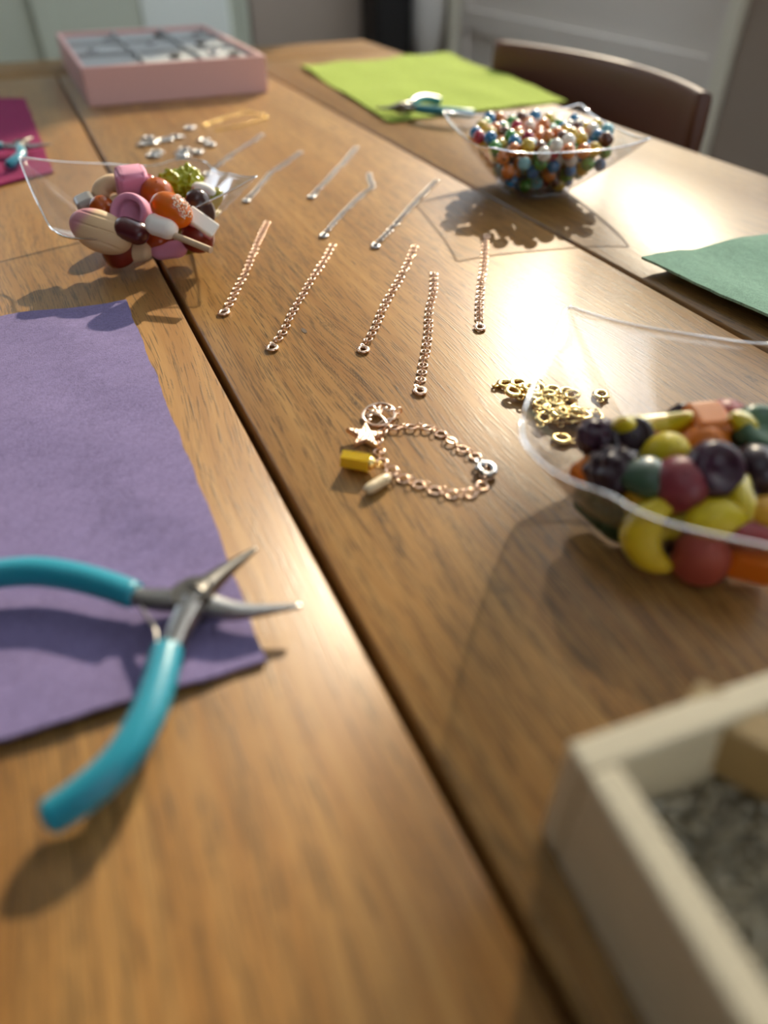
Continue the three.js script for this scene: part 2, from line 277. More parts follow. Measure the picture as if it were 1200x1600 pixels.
// ---------------------------------------------------------------- chair tucked in at the right side
{
  const wood = std([0.115, 0.036, 0.014], 0.5, { clearcoat: 0.12, clearcoatRoughness: 0.4 });
  const c = thing('dining_chair', 'dark reddish-brown wooden chair with curved backrest, pushed in at the right of the table', 'chair', W(0.52, 0.865, 0), GRID);
  const pts = []; for (let i = 0; i <= 12; i++) { const t = i / 12 - 0.5; pts.push(V(0.20 - 0.055 * (2 * t) ** 2 * 0.9, 0.70, t * 0.43)); }
  mesh('backrest', sweep(pts, () => [0.009, 0.088, 0.35], 40, 20), wood, c);
  mesh('seat', rbox(0.43, 0.024, 0.42, 0.01, 3).translate(-0.03, 0.45, 0), wood, c);
  for (const z of [-0.185, 0.185]) {
    mesh('leg', sweep([V(0.165, 0.66, z), V(0.165, 0.45, z), V(0.19, 0.0, z)], () => [0.015, 0.017, 0.6], 16, 12, { up: V(1, 0, 0) }), wood, c);
    mesh('leg', sweep([V(-0.21, 0.44, z), V(-0.22, 0.0, z)], (t) => [lerp(0.017, 0.012, t), lerp(0.017, 0.012, t), 0.6], 8, 12, { up: V(1, 0, 0) }), wood, c);
  }
  mesh('seat_rail', merge([rbox(0.36, 0.05, 0.018, 0.003).translate(-0.02, 0.415, 0.185), rbox(0.36, 0.05, 0.018, 0.003).translate(-0.02, 0.415, -0.185), rbox(0.018, 0.05, 0.36, 0.003).translate(-0.2, 0.415, 0)]), wood, c);
}
// black cabinet and white round stool by the far wall
{
  const c = thing('cabinet', 'slim black upright cabinet standing against the far wall beyond the table', 'cabinet', W(1.232, 2.72, 0), GRID);
  const black = std([0.006, 0.006, 0.007], 0.35);
  mesh('carcass', rbox(0.14, 0.86, 0.12, 0.006).translate(0, 0.48, 0), black, c);
  mesh('door', rbox(0.128, 0.40, 0.012, 0.003).translate(0, 0.28, 0.066), black, c); mesh('door', rbox(0.128, 0.40, 0.012, 0.003).translate(0, 0.69, 0.066), black, c);
  for (const x of [-0.05, 0.05]) for (const z of [-0.04, 0.04]) mesh('foot', new THREE.CylinderGeometry(0.012, 0.010, 0.052, 12).translate(x, 0.026, z), black, c);
  const pr = [[0.001, 0.0], [0.13, 0.0], [0.15, 0.02], [0.13, 0.10], [0.05, 0.2], [0.035, 0.30], [0.04, 0.42], [0.10, 0.52], [0.165, 0.60], [0.195, 0.70], [0.19, 0.80], [0.165, 0.86], [0.15, 0.865], [0.135, 0.85], [0.001, 0.84]].map(([x, y]) => new THREE.Vector2(x * 0.33, y * 0.98));
  const p = thing('pedestal_planter', 'white round-bellied pedestal planter beside the black cabinet near the door trim', 'planter', W(1.376, 2.70, 0), 0);
  mesh('bowl', new THREE.LatheGeometry(new THREE.SplineCurve(pr).getPoints(60), 48), std([0.74, 0.72, 0.68], 0.4), p);
}

// ---------------------------------------------------------------- felt sheets
// four corners on the table; a soft sheet with thickness, gentle waves and slightly uneven edges
function feltSheet(name, label, corners, mat, wave, seed, lift = () => 0) {
  const n = 72, T = 0.0016, [a, b, c, d] = corners, cen = a.clone().add(b).add(c).add(d).multiplyScalar(0.25); cen.y = TOP;
  const pos = [], uv = [], idx = [], N = n + 1, len = a.distanceTo(b), wid = a.distanceTo(d);
  const point = (i, j) => {
    const x = i / n, y = j / n, q = a.clone().multiplyScalar((1 - x) * (1 - y)).addScaledVector(b, x * (1 - y)).addScaledVector(c, x * y).addScaledVector(d, (1 - x) * y);
    const edge = 0.0006 * noise.noise(x * 9 + seed, y * 9 + seed) + 0.00025 * noise.noise(x * 55 + seed, y * 55);
    q.x += edge; q.z += 0.0006 * noise.noise(x * 9 + seed + 40, y * 9) + 0.00025 * noise.noise(x * 60, y * 60 + seed);
    const w = fbm(x * 2.1 + seed, y * 2.1 + seed * 2, 2) + 0.25;
    return [q.x - cen.x, 0.0006 + Math.max(0, wave * w) + lift(x, y), q.z - cen.z];
  };
  for (const top of [1, 0]) for (let j = 0; j < N; j++) for (let i = 0; i < N; i++) { const q = point(i, j); pos.push(q[0], q[1] + (top ? T : 0), q[2]); uv.push(i / n * len / 0.8, j / n * wid / 0.8); }
  const O = N * N;
  for (let j = 0; j < n; j++) for (let i = 0; i < n; i++) { const q = j * N + i; idx.push(q, q + 1, q + N, q + N, q + 1, q + N + 1, O + q, O + q + N, O + q + 1, O + q + N, O + q + N + 1, O + q + 1); }
  const rim = []; for (let i = 0; i < n; i++) rim.push([i, i + 1], [(n) * N + i + 1, n * N + i], [(i + 1) * N, i * N], [i * N + n, (i + 1) * N + n]);
  for (const [p, q] of rim) idx.push(p, O + p, q, q, O + p, O + q);
  let g = new THREE.BufferGeometry(); g.setAttribute('position', new THREE.Float32BufferAttribute(pos, 3)); g.setAttribute('uv', new THREE.Float32BufferAttribute(uv, 2)); g.setIndex(idx);
  g = g.toNonIndexed(); 
  // outward orientation: make the top face up
  const p = g.attributes.position, v0 = V().fromBufferAttribute(p, 0), v1 = V().fromBufferAttribute(p, 1), v2 = V().fromBufferAttribute(p, 2);
  if (v1.sub(v0).cross(v2.sub(v0)).y < 0) for (const k of ['position', 'uv']) { const at = g.attributes[k], s = at.itemSize; for (let t = 0; t < at.count; t += 3) for (let c2 = 0; c2 < s; c2++) { const x = at.array[(t + 1) * s + c2]; at.array[(t + 1) * s + c2] = at.array[(t + 2) * s + c2]; at.array[(t + 2) * s + c2] = x; } }
  const m = mesh(name, toCreasedNormals(g, 0.9), mat); m.position.copy(cen); return tag(m, label, 'felt');
}
const far4 = (a, b, k) => b.clone().add(a.clone().sub(b).multiplyScalar(k));
{
  const tr = P(199, 475), br = P(418, 1037), tl = tr.clone().add(P(0, 501).sub(tr).normalize().multiplyScalar(0.226)), bl = br.clone().add(P(0, 1168).sub(br).normalize().multiplyScalar(0.226));
  feltSheet('felt_sheet', 'purple felt sheet lying at the left under the nearest teal pliers', [bl, br, tr, tl], felt([0.22, 0.18, 0.35], 3), 0.0034, 1.3);
  feltSheet('felt_sheet', 'lime green felt sheet at the far end of the table near the chair', [P(607, 193), P(885, 160), P(700, 86), P(470, 106)], felt([0.36, 0.46, 0.07], 5), 0.004, 4.1);
  const g0 = P(1000, 414, 0.004), g1 = P(1200, 372), g2 = P(1200, 521);
  const e1 = g1.clone().sub(g0).normalize().multiplyScalar(0.215), e2 = g2.clone().sub(g0).normalize().multiplyScalar(0.30);
  const base = g0.clone().setY(TOP), c1 = base.clone().add(e1), c2 = base.clone().add(e2).setY(TOP); c1.y = TOP;
  feltSheet('felt_sheet', 'sea green felt sheet at the right edge of the table with a raised corner', [base, c2, c1.clone().add(e2).setY(TOP), c1], felt([0.36, 0.56, 0.41], 9), 0.0022, 7.7, (x, y) => 0.0075 * Math.exp(-y * y * 22) * (1 - 0.3 * x) + 0.004 * Math.exp(-((x - 0.02) ** 2) * 60 - (y - 0.42) ** 2 * 40));
  const m0 = P(40, 157), m1 = P(84, 272), ml = P(0, 157).sub(m0).normalize().multiplyScalar(0.2), bl2 = m1.clone().add(P(0, 292).sub(m1).normalize().multiplyScalar(0.2));
  feltSheet('felt_sheet', 'magenta felt sheet at the far left of the table under small pliers', [bl2, m1, m0, m0.clone().add(ml)], felt([0.26, 0.008, 0.085], 13), 0.002, 2.2);
}

// ---------------------------------------------------------------- clear square bowls
const BH = 0.051, BDIP = 0.0055, BASE = 0.028, RIM = 0.0665;
function bowlHalf(t) { return lerp(BASE, RIM, Math.pow(t, 0.88)); }
function squarePoint(a, rc, q) {          // q 0..4 round a rounded square of half width a; returns [x, z, share along the side -1..1]
  const side = Math.floor(q) % 4, f = q - Math.floor(q), L = a - rc; let x, z, k;
  if (f < 0.12) { const an = (f / 0.12) * Math.PI / 4; x = L + rc * Math.cos(-Math.PI / 4 + an) ; z = -L + rc * Math.sin(-Math.PI / 4 + an); k = -1; }
  else if (f > 0.88) { const an = ((f - 0.88) / 0.12) * Math.PI / 4; x = L + rc * Math.cos(an); z = L + rc * Math.sin(an); k = 1; }
  else { k = (f - 0.5) / 0.38; x = a; z = L * k; }
  for (let i = 0; i < side; i++) [x, z] = [-z, x];
  return [x, z, k];
}
function bowlGeometry(round, low = [0, 0, 0, 0]) {
  const fall = (q) => { const f = Math.floor(q) % 4, u = smooth(0.06, 0.94, q - Math.floor(q)); return lerp(low[f], low[(f + 1) % 4], u); };
  const corner = (q, rc, t) => { const f = Math.floor(q) % 4, c = q - Math.floor(q) < 0.5 ? f : (f + 1) % 4; return lerp(rc, Math.max(rc, round[c]), t); };
  const NQ = 112, NT = 16, TK = 0.0011, pos = [], idx = [];
  const ring = (t, inset) => { for (let i = 0; i <= NQ; i++) { const rc = lerp(0.016, 0.003, Math.min(1, t * 1.1)); const [x, z, k] = squarePoint(bowlHalf(t) - inset, Math.max(0.001, corner(i / NQ * 4, rc, t) - inset), i / NQ * 4); const c = Math.min(1, Math.abs(k)); const top = BH - fall(i / NQ * 4) - BDIP * (1 - c * c * c); pos.push(x * (1 + 0.03 * t * (1 - c * c)), 0.003 + (top - 0.003) * t, z * (1 + 0.03 * t * (1 - c * c))); } };
  for (let j = 0; j <= NT; j++) ring(j / NT, 0);
  for (let j = NT; j >= 0; j--) ring(j / NT, TK);
  const R = NQ + 1, rows = 2 * NT + 2;
  for (let j = 0; j < rows - 1; j++) for (let i = 0; i < NQ; i++) { const a = j * R + i, b = a + R; idx.push(a, b, a + 1, a + 1, b, b + 1); }
  const wall = new THREE.BufferGeometry(); wall.setAttribute('position', new THREE.Float32BufferAttribute(pos, 3)); wall.setIndex(idx);
  const sh = new THREE.Shape(); for (let i = 0; i < 112; i++) { const [x, z] = squarePoint(BASE, 0.016, i / 112 * 4); i ? sh.lineTo(x, z) : sh.moveTo(x, z); } sh.closePath();
  const base = new THREE.ExtrudeGeometry(sh, { depth: 0.0014, bevelEnabled: true, bevelSize: 0.0008, bevelThickness: 0.0008, bevelSegments: 3 }).rotateX(-Math.PI / 2).translate(0, 0.0008, 0);
  const rim = []; for (let i = 0; i < 112; i++) { const [x, z, k] = squarePoint(RIM - 0.0005, corner(i / 112 * 4, 0.003, 1), i / 112 * 4), c = Math.min(1, Math.abs(k)), m = 1 + 0.03 * (1 - c * c); rim.push(V(x * m, BH - fall(i / 112 * 4) - BDIP * (1 - c * c * c), z * m)); }
  const lip = sweep(rim, () => [0.00065, 0.00065], 280, 8, { closed: true });
  return [smoothNormals(wall), base, lip];
}
const square = bowlGeometry([0, 0, 0, 0]), softened = bowlGeometry([0.034, 0, 0.034, 0]), dipped = bowlGeometry([0.022, 0, 0.028, 0], [0.016, 0, 0.022, 0]);
function bowl(label, at, turn, [bowlWall, bowlBase, bowlLip] = square) {
  const b = thing('clear_bowl', label, 'bowl', at, turn);
  mesh('wall', bowlWall, M.plastic, b); mesh('base', bowlBase, M.plastic, b); mesh('rim', bowlLip, M.rim, b); return b;
}
const B1 = bowl('clear square plastic bowl of mixed foam and gum sweets, standing across the dark joint', V(-0.175, TOP, -0.535), 30 * Math.PI / 180, dipped);
const B2 = bowl('clear square plastic bowl heaped with small shiny round beads', V(0.131, TOP, -0.663), 12.4 * Math.PI / 180);
const B3 = bowl('clear square plastic bowl of jelly fruit sweets at the right beside the gold clasps', V(0.1226, TOP, -0.2224), -20 * Math.PI / 180, softened);
// how low a ball of radius r may sit at local x, z inside a bowl
const profile = []; for (let i = 0; i <= 60; i++) { const t = i / 60 * 1.25; profile.push([bowlHalf(t), 0.003 + (BH - 0.006) * t]); }
function bowlFloor(x, z, r) { const m = Math.max(Math.abs(x), Math.abs(z)); let y = 0.0032 + r; for (const [w, h] of profile) { const d = w - 0.0016 - m; if (d < 0) y = Math.max(y, h + r * 1.2); else if (d < r) y = Math.max(y, h + Math.sqrt(r * r - d * d)); } return y; }

// ---------------------------------------------------------------- beads in the far bowl
{
  const r = rng(77), kinds = [
    ['blue', [0.02, 0.18, 0.42], 0.20], ['pale aqua', [0.22, 0.52, 0.58], 0.08], ['green', [0.07, 0.30, 0.05], 0.14], ['yellow', [0.62, 0.42, 0.04], 0.13], ['orange', [0.62, 0.18, 0.03], 0.16], ['red', [0.42, 0.02, 0.05], 0.11], ['brown', [0.12, 0.04, 0.02], 0.08], ['pearly white', [0.75, 0.70, 0.62], 0.10]];
  const mats = kinds.map(([, c]) => std(c, 0.22, { clearcoat: 0.8, clearcoatRoughness: 0.08 }));
  const prof = []; for (let i = 0; i <= 16; i++) { const a = lerp(-1.36, 1.36, i / 16); prof.push(new THREE.Vector2(Math.cos(a), Math.sin(a))); }
  prof.unshift(new THREE.Vector2(0.2, -0.7)); prof.push(new THREE.Vector2(0.2, 0.7));
  const geo = new THREE.LatheGeometry(prof, 22);
  const placed = [];
  for (let k = 0; k < 285; k++) {
    const rad = 0.0050 + 0.0011 * r(); let best = null;
    for (let tries = 0; tries < 46; tries++) {
      const a = r() * Math.PI * 2, d = Math.sqrt(r()) * 0.058, x = Math.cos(a) * d, z = Math.sin(a) * d; let y = bowlFloor(x, z, rad);
      let again = true, guard = 0; while (again && guard++ < 40) { again = false; for (const q of placed) { const h2 = (q.x - x) ** 2 + (q.z - z) ** 2, rr = q.r + rad + 0.00005; if (h2 < rr * rr) { const yy = q.y + Math.sqrt(rr * rr - h2); if (y < yy - 1e-6 && y > q.y - Math.sqrt(rr * rr - h2)) { y = yy; again = true; } } } }
      const cost = y + 0.35 * d * d / 0.06; if (y + rad < 0.052 && (!best || cost < best.cost)) best = { x, y, z, r: rad, cost };
    }
    if (best) placed.push(best);
  }
  const seen = placed.slice(0, 295);
  seen.forEach((q) => {
    let t = r(), k = 0; while (k < kinds.length - 1 && t > kinds[k][2]) t -= kinds[k++][2];
    const m = mesh('round_bead', geo, mats[k]); m.scale.setScalar(q.r); m.rotation.set(r() * 3, r() * 6, r() * 3);
    m.position.copy(V(q.x, q.y, q.z).applyAxisAngle(V(0, 1, 0), B2.rotation.y).add(B2.position));
    tag(m, `shiny ${kinds[k][0]} round bead in the far clear bowl`, 'bead', `${kinds[k][0]} beads in the far bowl`);
  });
}

// ---------------------------------------------------------------- sweets
const G = {
  dome: new THREE.LatheGeometry(new THREE.SplineCurve([[0.0005, -0.008], [0.0075, -0.008], [0.0098, -0.0065], [0.0102, -0.002], [0.0088, 0.004], [0.005, 0.0078], [0.0005, 0.0088]].map(([x, y]) => new THREE.Vector2(x, y))).getPoints(36), 36),
  disc: new THREE.LatheGeometry(new THREE.SplineCurve([[0.0002, -0.006], [0.007, -0.0058], [0.0105, -0.003], [0.0112, 0], [0.0098, 0.0042], [0.007, 0.0058], [0.005, 0.0047], [0.0025, 0.0036], [0.0002, 0.0034]].map(([x, y]) => new THREE.Vector2(x, y))).getPoints(48), 40),
  block: rbox(0.017, 0.014, 0.019, 0.0042, 5),
  banana: sweep([V(-0.014, 0, 0.006), V(-0.0085, 0, -0.002), V(0, 0, -0.005), V(0.0085, 0, -0.002), V(0.014, 0, 0.006)], (t) => { const k = Math.pow(Math.sin(Math.PI * clamp(t * 0.94 + 0.03)), 0.55); return [0.0068 * k, 0.0062 * k, 0.8]; }, 44, 18),
  leaf: sweep([V(-0.012, 0, 0), V(-0.006, 0.001, 0.0012), V(0, 0.0016, 0.0016), V(0.006, 0.001, 0.001), V(0.012, 0, 0)], (t) => { const k = Math.pow(Math.sin(Math.PI * clamp(t * 0.96 + 0.02)), 0.8); return [0.0080 * k, 0.0046 * k]; }, 36, 18),
  berry: (() => { const g = new THREE.IcosahedronGeometry(0.0098, 14), p = g.attributes.position, v = V(); for (let i = 0; i < p.count; i++) { v.fromBufferAttribute(p, i); const n = v.clone().normalize(); const q = 1 + 0.07 * Math.sin(n.x * 7) * Math.sin(n.y * 7 + 1) * Math.sin(n.z * 7 + 2) * 2; p.setXYZ(i, v.x * q, v.y * q * 0.86, v.z * q); } return smoothNormals(g); })(),
  ring: new THREE.TorusGeometry(0.0066, 0.0014, 12, 36).rotateX(Math.PI / 2),
  oval: new THREE.SphereGeometry(0.010, 36, 24).scale(1.25, 0.62, 0.9),
};
const C = { yellow: jelly([0.80, 0.62, 0.010]), gold: jelly([0.76, 0.40, 0.015]), dark: jelly([0.022, 0.006, 0.012], 0.3, 0.05), purple: jelly([0.04, 0.008, 0.024], 0.3, 0.08), green: jelly([0.035, 0.075, 0.04], 0.34, 0.12), mint: jelly([0.09, 0.17, 0.09], 0.28, 0.15), orange: jelly([0.76, 0.20, 0.010]), red: jelly([0.34, 0.022, 0.026]), pink: jelly([0.50, 0.10, 0.085]) };
{
  const r = rng(5), inBowl = 'jelly sweets in the near bowl';
  const S = (name, label, geo, mat, u, v, y, rot, sc = 1) => {
    const m = mesh(name, geo, mat); m.position.copy(P(u, v, y)); m.rotation.set(...rot); Array.isArray(sc) ? m.scale.set(...sc) : m.scale.setScalar(sc); m.scale.multiplyScalar(0.9);
    return tag(m, label, 'sweet', inBowl);
  };
  S('jelly_sweet', 'dark purple rounded jelly sweet at the left end of the heap in the near bowl', G.berry, C.purple, 935, 684, 0.030, [0.3, 0.4, 0.2]);
  const em = S('jelly_sweet', 'near-black jelly sweet with a raised ring on its face, near the gold clasps', G.dome, C.dark, 984, 688, 0.030, [0.75, 0, 0.15], 1.12);
  mesh('raised_ring', G.ring, jelly([0.09, 0.07, 0.08], 0.25, 0.05), em).position.y = 0.0068; 
  S('jelly_sweet', 'bright yellow crescent jelly sweet lying on top at the back of the near bowl', G.banana, C.yellow, 1016, 664, 0.036, [-1.0, 0.1, 0.12], [1.15, 1, 1.2]);
  S('jelly_sweet', 'near-black jelly sweet between the back yellow crescent and orange block', G.block, C.dark, 1064, 670, 0.030, [0.4, 0.5, 0.5], 1.0);
  S('jelly_sweet', 'orange block-shaped jelly sweet at the back of the near bowl', G.block, C.orange, 1103, 664, 0.036, [0.1, 0.1, 0.05], 1.05);
  S('jelly_sweet', 'red jelly sweet showing behind the orange block', G.dome, C.pink, 1134, 660, 0.034, [0.2, 0, -0.4], 1.1);
  S('jelly_sweet', 'orange rounded jelly sweet below the orange block', G.dome, C.orange, 1098, 700, 0.031, [0.7, 0, 0.3], 1.15);
  S('jelly_sweet', 'slim yellow crescent jelly sweet standing beside the green rings', G.banana, C.yellow, 1146, 690, 0.033, [-0.4, -1.4, 1.3], 0.9);
  S('jelly_sweet', 'glossy green dimpled jelly sweet, upper of the two at the right edge', G.disc, C.mint, 1186, 675, 0.037, [0.45, 0, -0.1], 1.12);
  S('jelly_sweet', 'glossy green dimpled jelly sweet, lower of the two at the right edge', G.disc, C.mint, 1186, 703, 0.031, [0.5, 0.3, -0.05], 1.15);
  S('jelly_sweet', 'dull green leaf-shaped jelly sweet under the dark purple one', G.leaf, C.green, 943, 711, 0.026, [0.4, 0.6, 0.4], 0.95);
  S('jelly_sweet', 'deep red jelly sweet half hidden beside the ringed black sweet', G.dome, C.red, 1015, 704, 0.027, [0.5, 0, 0.2], 1.0);
  S('jelly_sweet', 'yellow domed jelly sweet in the middle of the heap beside the red one', G.dome, C.yellow, 1041, 712, 0.032, [0.3, 0, -0.2], [1, 1.15, 1]);
  S('jelly_sweet', 'near-black jelly sweet above the green leaf shape at the left of the heap', G.berry, C.dark, 958, 738, 0.028, [0.2, 0.3, 0.7], 1.18);
  S('jelly_sweet', 'dull green leaf-shaped jelly sweet in the middle, left of the red dome', G.leaf, C.green, 1012, 743, 0.031, [0.4, -0.2, 0.1], [1.15, 1.3, 1.15]);
  S('jelly_sweet', 'dusky red domed jelly sweet in the middle of the near bowl', G.dome, jelly([0.26, 0.03, 0.045]), 1062, 756, 0.031, [0.45, 0, 0.1], [1.2, 1.15, 1.2]);
  S('jelly_sweet', 'large dark plum disc-shaped jelly sweet with a dimple, facing the camera', G.disc, C.purple, 1116, 734, 0.036, [0.75, 0, -0.1], 1.08);
  S('jelly_sweet', 'small orange jelly sweet at the left end against the bowl wall', G.block, C.orange, 919, 741, 0.021, [0.3, 0.5, 0.2], 0.72);
  S('jelly_sweet', 'small dull green jelly sweet beside the left orange one', G.leaf, C.green, 942, 757, 0.021, [0.5, 0.9, 0.2], 0.8);
  S('jelly_sweet', 'small orange and yellow jelly sweet behind the front rim', G.block, C.gold, 1000, 776, 0.022, [0.2, 0.2, -0.25], [1.0, 0.75, 0.75]);
  S('jelly_sweet', 'near-black jelly sweet in front of the plum disc', G.berry, C.dark, 1142, 766, 0.027, [0.1, 0.8, 0.4], 1.12);
  S('jelly_sweet', 'near-black jelly sweet at the right edge beside the plum disc', G.dome, C.dark, 1180, 735, 0.032, [0.3, 0, -0.5], 1.15);
  S('jelly_sweet', 'olive yellow jelly sweet between the front banana and the round yellow one', G.leaf, jelly([0.38, 0.30, 0.01]), 1079, 792, 0.023, [0.3, 0.7, 0.1], 1.1);
  S('jelly_sweet', 'large round yellow jelly sweet behind the front rim', G.oval, C.yellow, 1122, 812, 0.024, [0.5, 0.1, 0.0], [1.05, 1.2, 1.05]);
  S('jelly_sweet', 'yellow jelly sweet standing behind the large round yellow one', G.banana, C.yellow, 1175, 791, 0.027, [0.4, 2.2, 0.4], 0.85);
  S('jelly_sweet', 'amber jelly sweet at the right edge beside the large round yellow one', G.dome, C.gold, 1198, 812, 0.024, [0.4, 0, -0.3], 1.0);
  S('jelly_sweet', 'yellow banana-shaped jelly sweet pressed against the front of the near bowl', G.banana, C.yellow, 1022, 836, 0.0165, [-0.5, 1.5, 1.5], [1.0, 1.1, 1.15]);
  S('jelly_sweet', 'dark olive jelly sweet low against the left front of the near bowl', G.block, C.green, 940, 786, 0.0125, [0.1, 0.5, 0.1], [1.0, 1.1, 1.2]);
  S('jelly_sweet', 'dull green jelly sweet low against the front, left of the banana', G.dome, C.green, 975, 806, 0.0125, [0.2, 0.3, 0], 1.0);
  S('jelly_sweet', 'near-black jelly sweet low between the banana and the front red dome', G.block, C.dark, 1062, 832, 0.013, [0.2, 0.2, 0.2], 0.8);
  S('jelly_sweet', 'dusky pink domed jelly sweet low at the front of the near bowl', G.dome, C.pink, 1099, 866, 0.0125, [0.1, 0, 0], [1.12, 1.2, 1.0]);
  S('jelly_sweet', 'orange block jelly sweet low at the front right of the near bowl', G.block, C.orange, 1175, 870, 0.012, [0.0, -0.4, 0], [1.25, 1.1, 1.0]);
  S('jelly_sweet', 'red jelly sweet above the front right orange block', G.oval, C.red, 1180, 840, 0.022, [0.1, 0.2, 0], 0.95);
  // those underneath and beyond the frame, dropped in
  const cols = [['red', C.red], ['orange', C.orange], ['dark', C.dark], ['green', C.green], ['yellow', C.yellow]], inv = V();
  const placed = scene.children.filter((o) => /^jelly_sweet/.test(o.name)).map((o) => { inv.copy(o.position).sub(B3.position).applyAxisAngle(V(0, 1, 0), -B3.rotation.y); return { x: inv.x, y: inv.y, z: inv.z, r: 0.0095 }; });
  for (let k = 0; k < 260 && placed.length < 66; k++) {
    const x = (r() - 0.5) * 0.11, z = (r() - 0.5) * 0.11, y = bowlFloor(x, z, 0.0095) + r() * 0.012; if (y > 0.024 || (x < -0.006) || (z < -0.028)) continue;
    if (placed.some((q) => Math.hypot(q.x - x, q.y - y, q.z - z) < q.r + 0.0088)) continue;
    placed.push({ x, y, z, r: 0.0095 }); const [n, mat] = cols[placed.length % 5], m = mesh('jelly_sweet', [G.dome, G.block, G.berry][placed.length % 3], mat);
    m.position.copy(V(x, y, z).applyAxisAngle(V(0, 1, 0), B3.rotation.y).add(B3.position)); m.rotation.set(r() * 0.6, r() * 6, r() * 0.6); m.scale.setScalar(0.95);
    tag(m, `${n} jelly sweet in the lower or right part of the near bowl's heap`, 'sweet', `lower ${n} sweets in the near bowl`);
  }
}

